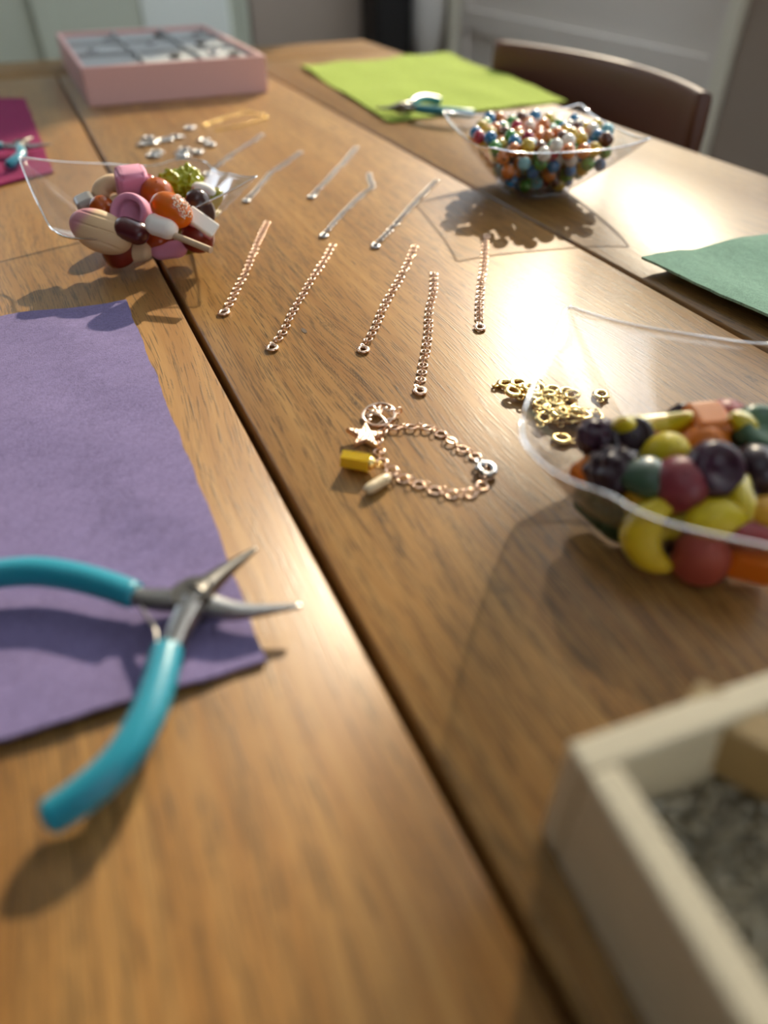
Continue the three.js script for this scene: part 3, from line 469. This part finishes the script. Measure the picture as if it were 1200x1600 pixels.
// ---------------------------------------------------------------- mixed sweets in the left bowl
{
  const foam = (rgb) => std(rgb, 0.75, { sheen: 0.2, sheenColor: new THREE.Color(1, 1, 1) }), g = 'mixed sweets in the left bowl';
  const pinkF = foam([0.62, 0.24, 0.36]), creamF = foam([0.66, 0.46, 0.27]), whiteF = foam([0.80, 0.76, 0.70]);
  const amber = jelly([0.50, 0.10, 0.006], 0.2, 0.35), orange = jelly([0.75, 0.19, 0.006], 0.15, 0.4), wine = jelly([0.085, 0.012, 0.014], 0.25, 0.1), ox = jelly([0.20, 0.018, 0.010], 0.25, 0.15), lime = jelly([0.42, 0.44, 0.006], 0.25, 0.3), smoke = jelly([0.45, 0.44, 0.43], 0.2, 0.4);
  const S = (label, geo, mat, u, v, y, rot, sc = 1) => { const m = mesh('sweet', geo, mat); m.position.copy(P(u, v, y)); m.rotation.set(...rot); Array.isArray(sc) ? m.scale.set(...sc) : m.scale.setScalar(sc); return tag(m, label, 'sweet', g); };
  // big shell-like oval with lengthwise grooves and a pink tip (its own colours)
  const oval = new THREE.SphereGeometry(0.0175, 72, 48), p = oval.attributes.position, col = []; 
  for (let i = 0; i < p.count; i++) { const x = p.getX(i), y = p.getY(i), z = p.getZ(i), n = 0.0175; const gr = Math.max(0, 1 - Math.abs(Math.sin((z / n) * 5.2 + 0.35 * Math.sin(x / n * 2.5))) * 3.4) * smooth(0.0, 0.5, y / n) * smooth(0.96, 0.6, Math.abs(x) / n), k = 1 - 0.055 * gr; p.setXYZ(i, x * k * 1.12, y * 0.56 * k, z * k * 0.74); const t = smooth(-0.35, -0.75, x / n + 0.25 * z / n); col.push(lerp(0.62, 0.52, t), lerp(0.42, 0.22, t), lerp(0.23, 0.25, t)); }
  oval.setAttribute('color', new THREE.Float32BufferAttribute(col, 3)); smoothNormals(oval);
  S('large tan oval sweet with carved lines and a pink tip, at the left bowl front', oval, std([1, 1, 1], 0.55, { vertexColors: true }), 158, 362, 0.030, [0.95, -0.35, -0.25]);
  // twisted foam block: tapered and pitted
  const blockG = rbox(0.021, 0.023, 0.018, 0.005, 8), bp = blockG.attributes.position; for (let i = 0; i < bp.count; i++) { const x = bp.getX(i), y = bp.getY(i), z = bp.getZ(i), k = 1 - 9 * (y + 0.0115) * 0.9 * 0.5, q = 1 + 0.05 * noise.noise3d(x * 260, y * 260, z * 260); bp.setXYZ(i, x * k * q, y * q, z * k * q); } smoothNormals(blockG);
  S('pink foam block on top of the heap in the left bowl', blockG, pinkF, 208, 291, 0.046, [0.25, 0.4, -0.12], 1.06);
  const cup = new THREE.LatheGeometry(new THREE.SplineCurve([[0.0005, -0.0075], [0.0095, -0.008], [0.0118, -0.005], [0.012, 0.002], [0.0112, 0.0062], [0.0092, 0.0072], [0.0075, 0.0055], [0.0065, 0.001], [0.0005, -0.0005]].map(([x, y]) => new THREE.Vector2(x, y))).getPoints(60), 40);
  S('pink foam cup shape with a hollow, under the pink block', cup, pinkF, 207, 336, 0.036, [1.0, 0, 0.1], 1.08);
  S('cream foam curl left of the pink block', sweep([V(-0.010, 0, 0.003), V(-0.004, 0.004, -0.002), V(0.004, 0.004, -0.002), V(0.011, 0, 0.003)], (t) => [capEnds(0.16, 0.0062)(t), capEnds(0.16, 0.0058)(t)], 30, 14), creamF, 174, 301, 0.040, [0.3, 0.5, 0.25]);
  S('cream foam piece under the cream curl', G.block, creamF, 189, 322, 0.034, [0.3, 0.3, 0.1], 0.8);
  S('small clear grey gum sweet at the left rim', G.block, smoke, 135, 319, 0.037, [0.2, 0.5, 0.2], 0.78);
  S('small rust brown gum sweet beside the grey one', G.dome, amber, 160, 325, 0.037, [0.3, 0, -0.1], 0.85);
  S('small red gum sweet behind the pink block', G.dome, jelly([0.35, 0.01, 0.015], 0.2, 0.2), 231, 287, 0.044, [0.2, 0, -0.3], 0.7);
  S('orange gum sweet behind the sugared orange oval', G.dome, jelly([0.62, 0.13, 0.006], 0.2, 0.4), 246, 304, 0.042, [0.4, 0, -0.2], 1.15);
  const so = S('bright orange oval gum sweet, sugared on one side', G.oval, orange, 268, 328, 0.042, [0.6, -0.5, -0.15], [1.15, 1.5, 1.15]);
  { // sugar crystals on its upper side
    const grain = new THREE.IcosahedronGeometry(0.00042, 0), im = new THREE.InstancedMesh(grain, std([0.85, 0.72, 0.6], 0.3), 130), mt = new THREE.Matrix4(), r = rng(31);
    for (let i = 0; i < 130; i++) { const a = (r() - 0.5) * 2.0 - 0.6, b = 0.25 + r() * 1.1; const n = V(Math.cos(a) * Math.cos(b), Math.sin(b), Math.sin(a) * Math.cos(b)); im.setMatrixAt(i, mt.makeTranslation(n.x * 0.0125, n.y * 0.0063, n.z * 0.009)); }
    im.name = 'sugar_grains'; im.userData.kind = 'stuff'; im.castShadow = true; so.add(im);
  }
  const pill = sweep([V(-0.010, 0, 0), V(-0.004, 0.0006, 0), V(0.004, 0.0006, 0), V(0.010, 0, 0)], (t) => [capEnds(0.3, 0.0072)(t), capEnds(0.3, 0.0062)(t)], 36, 18);
  S('dark red bean-shaped gum sweet right of the tan oval', pill, wine, 206, 362, 0.030, [0.3, -0.3, -0.2], [1.15, 1.1, 1.1]);
  S('white pillow-shaped sweet at the front of the left bowl', pill, whiteF, 253, 355, 0.034, [0.3, -0.3, -0.12], [1.05, 1.05, 1.0]);
  S('orange-red gum sweet under the white pillow shape', G.dome, jelly([0.45, 0.06, 0.006], 0.2, 0.25), 246, 374, 0.0185, [0.5, 0, 0.1], 0.98);
  S('pink foam stick low at the front of the left bowl', pill, pinkF, 264, 392, 0.0125, [0.1, 0.15, 0.05], [1.25, 0.9, 0.9]);
  S('cream foam piece low at the front, left of the pink stick', pill, creamF, 216, 395, 0.0125, [0.1, 0.1, 0.1], [1.0, 1.0, 1.0]);
  S('dark red gum sweet low at the left front under the tan oval', G.dome, ox, 183, 388, 0.0165, [0.3, 0, 0.2], 1.1);
  const gummy = new THREE.IcosahedronGeometry(0.0115, 18), gp = gummy.attributes.position; for (let i = 0; i < gp.count; i++) { const x = gp.getX(i), y = gp.getY(i), z = gp.getZ(i), q = 1 + 0.20 * noise.noise3d(x * 190 + 3, y * 190, z * 190) + 0.06 * noise.noise3d(x * 520, y * 520, z * 520); gp.setXYZ(i, x * q * 1.1, y * q * 0.85, z * q * 0.85); } smoothNormals(gummy);
  S('knobbly lime green gum sweet at the back, left of the two', gummy, lime, 272, 290, 0.040, [0.1, 0.3, 0.2], 1.0);
  S('knobbly lime green gum sweet at the back, right of the two', gummy, lime, 297, 287, 0.040, [0.4, 1.9, 0.5], 0.95);
  S('olive green gum sweet behind the dark brown one at the right', G.oval, jelly([0.30, 0.28, 0.01], 0.25, 0.3), 329, 315, 0.033, [0.2, 0.7, 0.5], 0.9);
  S('white bean-shaped sweet at the right back of the left bowl', sweep([V(-0.009, 0, 0.002), V(-0.003, 0, -0.001), V(0.004, 0, -0.001), V(0.010, 0, 0.004)], (t) => [capEnds(0.25, 0.0042)(t), capEnds(0.25, 0.0042)(t)], 30, 14), whiteF, 320, 299, 0.039, [0.2, -0.3, -0.25]);
  S('dark brown glossy gum sweet at the right of the left bowl', G.dome, jelly([0.05, 0.022, 0.02], 0.15, 0.1), 311, 322, 0.036, [0.1, 0, 0.15], [0.95, 1.25, 0.95]);
  const st = S('flat pink and white striped foam slice at the right front', rbox(0.021, 0.0038, 0.011, 0.0015, 4), whiteF, 315, 347, 0.032, [0.55, -0.45, -0.45]);
  mesh('pink_stripe', rbox(0.0205, 0.0028, 0.0106, 0.0012, 4).translate(0, -0.0031, 0), pinkF, st);
  S('dark wine red gum sweet under the striped foam slice', G.dome, ox, 309, 364, 0.023, [0.4, 0, -0.2], 1.1);
  S('olive yellow clear gum sweet low at the right front', G.block, jelly([0.34, 0.26, 0.02], 0.2, 0.45), 296, 374, 0.015, [0.2, 0.3, 0.1], 1.0);
  S('thin beige stick pointing out of the heap at the front right', new THREE.CylinderGeometry(0.0021, 0.0021, 0.030, 14).rotateZ(Math.PI / 2), foam([0.55, 0.40, 0.26]), 300, 379, 0.028, [0, -0.5, -0.15]);
  S('orange gum sweet low in the middle of the heap', G.dome, amber, 232, 345, 0.018, [0.1, 0, 0.2], 1.2); S('wine red gum sweet low at the back of the heap', G.dome, wine, 240, 318, 0.02, [0.1, 0, 0.2], 1.3); S('rust gum sweet low behind the tan oval', G.dome, amber, 180, 345, 0.018, [0.1, 0, 0.2], 1.2); S('lime gum sweet low under the knobbly ones', G.dome, lime, 285, 310, 0.022, [0.1, 0, 0.2], 1.25);
}

// ---------------------------------------------------------------- chains, clasps, charm bracelet
const linkGeo = new THREE.TorusGeometry(0.00225, 0.00047, 8, 22);
function claspParts(parent, mat, lever = mat) {     // a lobster clasp lying flat, 11 mm long, hook towards +x
  mesh('hook', sweep([V(-0.0030, 0.0013, 0.0006), V(-0.0012, 0.0013, -0.0026), V(0.0018, 0.0013, -0.0031), V(0.0042, 0.0013, -0.0016), V(0.0046, 0.0013, 0.0012), V(0.0026, 0.0013, 0.0026)], (t) => [lerp(0.0017, 0.0011, t), lerp(0.00135, 0.0010, t)], 30, 10), mat, parent);
  mesh('lever', sweep([V(-0.0030, 0.0014, 0.0004), V(-0.0008, 0.0014, 0.0026), V(0.0010, 0.0015, 0.0027), V(0.0028, 0.0014, 0.0024), ], (t) => [0.0012, 0.0011], 16, 8), lever, parent);
  mesh('thumb_tab', new THREE.SphereGeometry(0.0008, 10, 8).scale(1, 0.8, 1.6).translate(-0.0004, 0.0016, 0.0034), lever, parent);
  mesh('eye', new THREE.TorusGeometry(0.0014, 0.00062, 8, 18).rotateX(Math.PI / 2 - 0.25).translate(-0.0048, 0.0012, 0.0004), mat, parent);
}
// links in alternating tilt along pts (on the table), for a parent group at the first point
function links(parent, pts, mat, origin, closed = false, seed = 1) {
  const curve = new THREE.CatmullRomCurve3(pts, closed), L = curve.getLength(), pitch = 0.0039, n = Math.round(L / pitch), r = rng(seed);
  for (let i = 0; i < n; i++) {
    const t = (i + 0.5) / n, c = curve.getPointAt(t), tan = curve.getTangentAt(t), side = V().crossVectors(V(0, 1, 0), tan).normalize(), a = (i % 2 ? 0.12 : 1.25) + 0.35 * (r() - 0.5);
    const nrm = V(0, 1, 0).multiplyScalar(Math.cos(a)).addScaledVector(side, Math.sin(a)).normalize(), bin = V().crossVectors(nrm, tan).normalize(), tt = V().crossVectors(bin, nrm).normalize();
    const m = mesh('link', linkGeo, mat, parent), mt = new THREE.Matrix4().makeBasis(tt, bin, nrm);
    m.quaternion.setFromRotationMatrix(mt); m.position.copy(c).sub(origin); const k = i % 2 ? 1.08 : 0.7; m.scale.setScalar(k); m.position.y = k * (0.00049 + 0.00225 * Math.abs(Math.sin(a))) + 0.0001;
  }
}
function chain(label, mat, group, px, seed, end = 1) {
  const r = rng(seed), pts = px.map(([u, v]) => P(u, v)), g = thing('bracelet_chain', label, 'chain', pts[0], 0, group), ab = [];
  for (let k = 0; k < pts.length - 1; k++) for (let i = 0; i < 3; i++) { const q = pts[k].clone().lerp(pts[k + 1], i / 3); if (k + i) { q.x += (r() - 0.5) * 0.0016; q.z += (r() - 0.5) * 0.0012; } ab.push(q); } ab.push(pts[pts.length - 1]);
  links(g, ab, mat, pts[0], false, seed);
  const d = pts[0].clone().sub(ab[1]).normalize(), turn = Math.atan2(-d.z, d.x);
  if (end) { const c = new THREE.Group(); c.name = 'clasp'; c.position.copy(d).multiplyScalar(0.0055); c.rotation.y = turn + (r() - 0.5) * 0.8; g.add(c); c.scale.setScalar(0.85); claspParts(c, mat); }
  const ring = mesh('end_ring', new THREE.TorusGeometry(0.0024, 0.00055, 8, 24).rotateX(Math.PI / 2), mat, g); const e = ab[ab.length - 1].clone().sub(ab[ab.length - 2]).normalize().multiplyScalar(0.0032).add(ab[ab.length - 1]).sub(pts[0]); ring.position.copy(e); ring.position.y = 0.0008;
  return g;
}
const RG = 'rose gold chains laid out in a row', SG = 'silver chains laid out in a row';
chain('rose gold chain beside the left bowl, first of the front row from the dark joint', M.roseGold, RG, [[354, 484], [382, 430], [416, 352]], 3);
chain('rose gold chain by the small wood knot, second of the front row from the joint', M.roseGold, RG, [[430, 538], [470, 470], [518, 388]], 4);
chain('rose gold chain, third of the front row from the dark joint', M.roseGold, RG, [[571, 541], [607, 470], [647, 390]], 5);
chain('rose gold chain nearest the charm bracelet, fourth of the front row from the joint', M.roseGold, RG, [[656, 604], [669, 520], [678, 433]], 6);
chain('rose gold chain lying in the bright glare in front of the bead bowl', M.roseGold, RG, [[749, 507], [752, 440], [760, 372]], 8);
chain('silver chain with a bent far end, right behind the second rose gold chain', M.silver, SG, [[509, 366], [545, 325], [582, 293], [577, 275]], 9);
chain('silver chain closest to the bead bowl and its shadow', M.silver, SG, [[590, 382], [632, 336], [680, 286]], 10);
chain('silver chain in the middle of the back row, shorter and apart from the others', M.silver, SG, [[490, 306], [522, 272], [556, 233]], 12);
chain('silver chain that starts at the clear corner of the left bowl', M.silver, SG, [[388, 312], [425, 272], [468, 241]], 13);
chain('silver chain running from behind the lime sweets, nearest the pink box', M.silver, SG, [[328, 270], [365, 242], [408, 213]], 14);
chain('thin gold chain lying folded double in front of the pink box', M.gold, undefined, [[335, 206], [376, 198], [417, 187], [414, 181], [385, 177], [350, 186], [322, 197]], 15, 0);
{
  // heap of gold lobster clasps
  const proto = thing('lobster_clasp', 'gold lobster clasp lying alone close beside the green-blue reflection, right of the heap', 'clasp', P(938, 622), 1.2);
  claspParts(proto, M.gold); proto.userData.label = 'single gold lobster clasp lying apart at the right of the clasp heap';
  const lone = copy(proto, 'single gold lobster clasp lying apart in front of the clasp heap', P(880, 690), 2.7);
  copy(proto, 'gold lobster clasp at the far left end of the heap', P(787, 604), 0.2);
  const r = rng(19), spots = [[806, 603], [803, 617], [820, 612], [832, 617], [838, 606], [848, 622], [860, 614], [853, 636], [870, 628], [882, 617], [891, 622], [843, 646], [862, 648], [878, 640], [888, 634], [868, 660], [848, 659], [894, 646], [904, 654], [915, 647], [908, 664], [926, 652], [893, 660], [826, 609], [841, 613], [852, 620], [858, 628], [868, 634], [846, 634], [856, 642], [873, 650], [884, 650], [866, 642], [897, 652], [912, 652], [902, 647], [838, 626], [832, 624]];
  spots.forEach(([u, v], i) => { const c = copy(proto, 'gold lobster clasp in the loose heap behind the clear bowl wall', P(u, v, i > 22 ? 0.0030 : (i % 3 === 1) ? 0.0018 : 0), r() * 6.28, 'gold clasps in the heap'); if (i % 3 === 1 || i > 22) { c.rotation.x = (r() - 0.5) * 0.6; c.rotation.z = (r() - 0.5) * 0.5; } });
  const sp = thing('silver_clasp', 'silver lobster clasp in the scatter behind the left bowl', 'clasp', P(230, 218), 0.4, 'silver clasps behind the left bowl'); claspParts(sp, M.silver); sp.scale.setScalar(1.25);
  for (const [u, v] of [[238, 226], [246, 240], [224, 228], [252, 222], [262, 220], [283, 243], [290, 236], [276, 216], [297, 202], [310, 240], [328, 228], [318, 222], [287, 247], [240, 246]]) copy(sp, null, P(u, v), r() * 6.28);
}
{
  // charm bracelet
  const loop = [[600, 676], [612, 672], [640, 670], [668, 672], [692, 682], [715, 700], [742, 715], [758, 730], [758, 752], [745, 770], [720, 776], [690, 772], [662, 762], [632, 752], [612, 738], [596, 722], [592, 705], [590, 690]].map(([u, v]) => P(u, v));
  const g = thing('charm_bracelet', 'closed rose gold chain bracelet with four charms, lying in front of the loose chains', 'bracelet', loop[0]);
  links(g, loop, M.roseGold, loop[0], true, 40);
  const cl = new THREE.Group(); cl.name = 'clasp'; cl.position.copy(P(757, 738)).sub(loop[0]); cl.position.y = 0.0012; cl.rotation.y = -1.2; g.add(cl); claspParts(cl, M.silver); cl.scale.setScalar(1.1);
  const at = (u, v, y = 0) => P(u, v, y).sub(loop[0]);
  // round charm with a tree cut out
  const disc = new THREE.Group(); disc.name = 'tree_charm'; disc.position.copy(at(592, 654)); disc.position.y = 0.0022; disc.rotation.set(0.12, 0.5, 0.1); g.add(disc);
  mesh('charm_ring', new THREE.TorusGeometry(0.0078, 0.0009, 10, 44).rotateX(Math.PI / 2), M.roseGold, disc);
  const tw = (pts, r0, r1) => mesh('branch', sweep(pts.map(([x, z]) => V(x, 0, z)), (t) => [lerp(r0, r1, t), lerp(r0, r1, t)], 12, 8), M.roseGold, disc);
  tw([[0, 0.0078], [0.0003, 0.004], [0, 0.0005]], 0.0011, 0.0009); for (const [x, z] of [[-0.006, -0.004], [-0.003, -0.007], [0.001, -0.0076], [0.0045, -0.006], [0.007, -0.003]]) tw([[0, 0.0005], [x * 0.45, z * 0.35 - 0.001], [x, z]], 0.0008, 0.0005);
  for (const [x, z] of [[-0.0045, 0.006], [0.0045, 0.006]]) tw([[0, 0.005], [x * 0.5, 0.0055], [x, z]], 0.0007, 0.0005);
  for (const [x, z] of [[-0.0045, -0.0015], [-0.002, -0.0038], [0.0016, -0.004], [0.0046, -0.002], [0.006, 0.0005], [-0.006, 0.001]]) mesh('leaf', new THREE.SphereGeometry(0.0012, 10, 8).scale(1.2, 0.5, 0.9).translate(x, 0.0003, z), M.roseGold, disc);
  mesh('bail', new THREE.TorusGeometry(0.0018, 0.0005, 8, 20).translate(0.0092, 0, 0.003), M.roseGold, disc);
  // starfish charm
  const sh = new THREE.Shape(); for (let i = 0; i < 10; i++) { const a = i / 10 * Math.PI * 2, q = i % 2 ? 0.0028 : 0.0082; i ? sh.lineTo(Math.cos(a) * q, Math.sin(a) * q) : sh.moveTo(q, 0); } sh.closePath();
  const star = mesh('star_charm', new THREE.ExtrudeGeometry(sh, { depth: 0.0006, bevelEnabled: true, bevelSize: 0.0010, bevelThickness: 0.0013, bevelSegments: 4 }).rotateX(-Math.PI / 2), std([0.86, 0.60, 0.46], 0.32, { metalness: 0.9 }), g); star.position.copy(at(571, 690)); star.position.y = 0.0026; star.rotation.set(0.15, 0.35, -0.2);
  for (let k = 0; k < 5; k++) for (let i = 1; i < 4; i++) { const a = k / 5 * Math.PI * 2; mesh('stud', new THREE.SphereGeometry(0.00062, 8, 6).translate(Math.cos(a) * i * 0.0019, 0.0021, -Math.sin(a) * i * 0.0019), M.roseGold, star); }
  // yellow crystal with gold cap
  const cry = mesh('crystal_charm', new THREE.CylinderGeometry(0.0043, 0.0046, 0.0125, 6).rotateZ(Math.PI / 2), new THREE.MeshPhysicalMaterial({ color: new THREE.Color().setRGB(0.88, 0.62, 0.02), roughness: 0.1, transmission: 0.35, thickness: 0.006, ior: 1.55, flatShading: true, attenuationColor: new THREE.Color().setRGB(0.9, 0.6, 0.03), attenuationDistance: 0.006 }), g); cry.position.copy(at(557, 733)); cry.position.y = 0.0044; cry.rotation.set(0.3, -0.25, 0.06);
  const cap = mesh('cap', new THREE.SphereGeometry(0.0030, 16, 10, 0, 6.29, 0, 1.5).rotateZ(-Math.PI / 2).translate(0.0062, 0, 0), M.gold, cry); mesh('bail', new THREE.TorusGeometry(0.0017, 0.00045, 8, 18).translate(0.0104, 0, 0), M.gold, cry);
  // cream bead drop
  const drop = mesh('pearl_drop', sweep([V(-0.0078, 0, 0), V(-0.003, 0, 0), V(0.003, 0, 0), V(0.0078, 0, 0)], (t) => [capEnds(0.3, 0.0026)(t), capEnds(0.3, 0.0026)(t)], 30, 16), std([0.70, 0.56, 0.36], 0.3, { clearcoat: 0.5 }), g); drop.position.copy(at(590, 764)); drop.position.y = 0.0027; drop.rotation.set(0, 0.78, 0);
  mesh('bail', new THREE.TorusGeometry(0.0017, 0.00045, 8, 18).rotateX(1.2).translate(0.0092, 0, 0), M.roseGold, drop);
}

// ---------------------------------------------------------------- pliers
const piv = P(303, 938, 0.012), plier = thing('pliers', 'long-nosed jewellery pliers with teal grips, open, nearest the camera on the purple felt', 'pliers', piv.clone().setY(TOP));
{
  const q = (u, v, y) => P(u, v, y).sub(piv).setY(y), g = plier;
  // two halves that cross at the joint: nose, shank and grip each
  const nose = (a, b, c) => sweep([a, b, c], (t) => { const k = lerp(1, 0.16, Math.pow(t, 0.75)); return [0.0052 * k, 0.0048 * k, 0.7]; }, 26, 16);
  mesh('jaw', nose(q(306, 932, 0.0125), q(345, 898, 0.0125), q(400, 857, 0.0125)), M.steel, g);
  mesh('jaw', nose(q(310, 944, 0.0085), q(375, 955, 0.0082), q(470, 947, 0.0078)), M.steelBright, g);
  mesh('shank', sweep([q(306, 934, 0.0095), q(262, 938, 0.010), q(232, 936, 0.0105), q(196, 929, 0.0115)], (t) => [lerp(0.0046, 0.0030, t), lerp(0.0042, 0.0030, t), 0.8], 24, 14), M.steelBright, g);
  mesh('shank', sweep([q(306, 932, 0.0125), q(289, 965, 0.0122), q(275, 995, 0.0118), q(262, 1035, 0.0112)], (t) => [lerp(0.0048, 0.0030, t), lerp(0.0042, 0.0030, t), 0.8], 24, 14), M.steelBright, g);
  const box = mesh('joint', merge([new THREE.CylinderGeometry(0.0072, 0.0078, 0.0105, 32).scale(1.0, 1, 0.82).rotateY(0.7), new THREE.CylinderGeometry(0.0026, 0.0028, 0.0008, 24).translate(0, 0.0055, 0)]), M.steel, g); box.position.copy(q(303, 938, 0.0108));
  const grip = (pts, n) => mesh('grip', sweep(pts, (t) => { const k = t < 0.02 ? 0.86 + 7 * t : 1; const e = 1 - t < 0.05 ? Math.sqrt(Math.max(0.0, 1 - (1 - (1 - t) / 0.05) ** 2)) : 1; const w = 0.0050 + 0.0004 * Math.sin(t * 3); return [w * k * e, w * 0.94 * k * e]; }, 60, 18), M.teal, g);
  grip([q(213, 931, 0.0115), q(165, 914, 0.012), q(105, 899, 0.0125), q(40, 893, 0.013), q(-40, 905, 0.0125), q(-125, 940, 0.011)]);
  grip([q(262, 1012, 0.0120), q(249, 1065, 0.0125), q(226, 1127, 0.0125), q(186, 1190, 0.0115), q(132, 1240, 0.0095), q(66, 1286, 0.0065)]);
  mesh('spring', sweep([q(218, 945, 0.0105), q(232, 968, 0.0112), q(243, 985, 0.0115), q(247, 1012, 0.0112)], () => [0.0006, 0.0016], 20, 8), M.steelBright, g);
}
{
  const a = copy(plier, 'teal-gripped pliers lying on the near edge of the lime green felt', P(628, 184).setY(TOP + 0.0005), 2.75); a.scale.setScalar(0.95);
  const b = copy(plier, 'teal-gripped pliers lying on the magenta felt at the far left', P(38, 245).setY(TOP + 0.002), 0.5); b.scale.setScalar(0.8);
}

// ---------------------------------------------------------------- pink box with compartments
{
  const pink = std([0.70, 0.42, 0.39], 0.6), lining = std([0.36, 0.37, 0.37], 0.85), f0 = P(140, 168), f1 = P(427, 150), w = f0.distanceTo(f1), turn = 0.42, D = 0.34, H = 0.042, t = 0.006;
  const b = thing('tray_box', 'shallow pink box with grey lined compartments at the far end of the table', 'box', f0, turn);
  mesh('bottom', rbox(w - 0.002, 0.005, D - 0.002, 0.001).translate(w / 2, 0.0028, -D / 2), pink, b);
  mesh('side', rbox(w, H, t, 0.0012).translate(w / 2, H / 2 + 0.0002, -t / 2), pink, b); mesh('side', rbox(w, H, t, 0.0012).translate(w / 2, H / 2 + 0.0002, -D + t / 2), pink, b);
  mesh('side', rbox(t, H, D - 2 * t, 0.0012).translate(t / 2, H / 2 + 0.0002, -D / 2), pink, b); mesh('side', rbox(t, H, D - 2 * t, 0.0012).translate(w - t / 2, H / 2 + 0.0002, -D / 2), pink, b);
  mesh('lining', rbox(w - 2 * t - 0.002, 0.031, D - 2 * t - 0.002, 0.002).translate(w / 2, 0.0209, -D / 2), lining, b);
  for (const x of [0.36, 0.68]) mesh('divider', rbox(0.006, 0.036, D - 2 * t - 0.002, 0.002).translate(w * x, 0.0231, -D / 2), lining, b);
  for (const z of [0.36, 0.68]) mesh('divider', rbox(w - 2 * t - 0.004, 0.0358, 0.006, 0.002).translate(w / 2, 0.023, -D * z), lining, b);
  const r = rng(8), dk = std([0.05, 0.045, 0.045], 0.5), gl = M.silver;
  // small dark trinkets in the compartments
  for (const [x, z] of [[0.14, 0.48], [0.28, 0.72], [0.52, 0.6], [0.62, 0.8], [0.8, 0.5], [0.86, 0.75], [0.55, 0.2], [0.78, 0.22], [0.88, 0.16]]) {
    const m = mesh('brooch', merge([new THREE.TorusGeometry(0.006, 0.0022, 8, 20).rotateX(Math.PI / 2), new THREE.SphereGeometry(0.004, 12, 8).scale(1, 0.6, 1)]), r() > 0.4 ? dk : gl);
    m.position.copy(V(w * x, 0.0388, -D * z).applyAxisAngle(V(0, 1, 0), turn).add(f0)); tag(m, 'small dark round trinket lying in the pink box', 'trinket', 'trinkets in the pink box');
  }
}

// ---------------------------------------------------------------- pale wooden box at the lower right
{
  const wood = std([0.60, 0.50, 0.36], 0.6), brown = std([0.42, 0.29, 0.13], 0.55), H = 0.043, t = 0.0085, Wd = 0.20, D = 0.15, turn = 20 * Math.PI / 180;
  const grainT = dataTexture(256, 256, (i, j) => { const k = 0.9 + 0.1 * fbm(i / 60, j / 7, 4); return [236 * k, 222 * k, 190 * k]; }, true); wood.map = grainT; wood.color.setRGB(0.95, 0.94, 0.92);
  const c = P(885, 1160, H), b = thing('wooden_box', 'pale bare wooden box with thick walls and compartments at the lower right', 'box', c.clone().setY(TOP), turn);
  mesh('bottom', rbox(Wd - 0.001, 0.005, D - 0.001, 0.001).translate(Wd / 2, 0.0027, D / 2), wood, b);
  mesh('side', rbox(Wd, H, t, 0.0014).translate(Wd / 2, H / 2 + 0.0002, t / 2), wood, b); mesh('side', rbox(Wd, H, t, 0.0014).translate(Wd / 2, H / 2 + 0.0002, D - t / 2), wood, b);
  mesh('side', rbox(t, H, D - 2 * t, 0.0014).translate(t / 2, H / 2 + 0.0002, D / 2), wood, b); mesh('side', rbox(t, H, D - 2 * t, 0.0014).translate(Wd - t / 2, H / 2 + 0.0002, D / 2), wood, b);
  mesh('divider', rbox(Wd - 2 * t - 0.001, 0.030, 0.005, 0.001).translate(Wd / 2, 0.0202, 0.079), wood, b);
  // loose silvery seed beads
  const r = rng(61), n = 9000, geo = new THREE.CylinderGeometry(0.0008, 0.0008, 0.0013, 7), im = new THREE.InstancedMesh(geo, std([0.62, 0.57, 0.44], 0.3, { metalness: 0.3 }), n), mt = new THREE.Matrix4(), e = new THREE.Euler(), q = new THREE.Quaternion();
  for (let i = 0; i < n; i++) { const x = t + 0.002 + r() * (Wd - 2 * t - 0.004), z = t + 0.002 + r() * 0.064, mound = 0.011 + 0.0025 * noise.noise(x * 30, z * 30); e.set(r() * 6, r() * 6, r() * 6); const s = 0.8 + 0.4 * r(); mt.compose(V(x, 0.0065 + r() * mound, z), q.setFromEuler(e), V(s, s, s)); im.setMatrixAt(i, mt); im.setColorAt(i, new THREE.Color().setScalar(0.55 + 0.55 * r())); }
  im.name = 'seed_beads'; im.castShadow = im.receiveShadow = true; im.position.copy(b.position); im.rotation.y = turn; scene.add(im); tag(im, 'loose silvery seed beads filling the compartment of the pale wooden box', 'seed beads'); im.userData.kind = 'stuff';
  const blk = mesh('wooden_block', rbox(0.040, 0.024, 0.009, 0.001), brown); blk.position.copy(P(1185, 1180, 0.030)); blk.rotation.set(0.2, turn - 0.95, 0.05); tag(blk, 'golden brown wooden block leaning on the seed beads in the wooden box', 'block');
}
renderer.render(scene, camera);
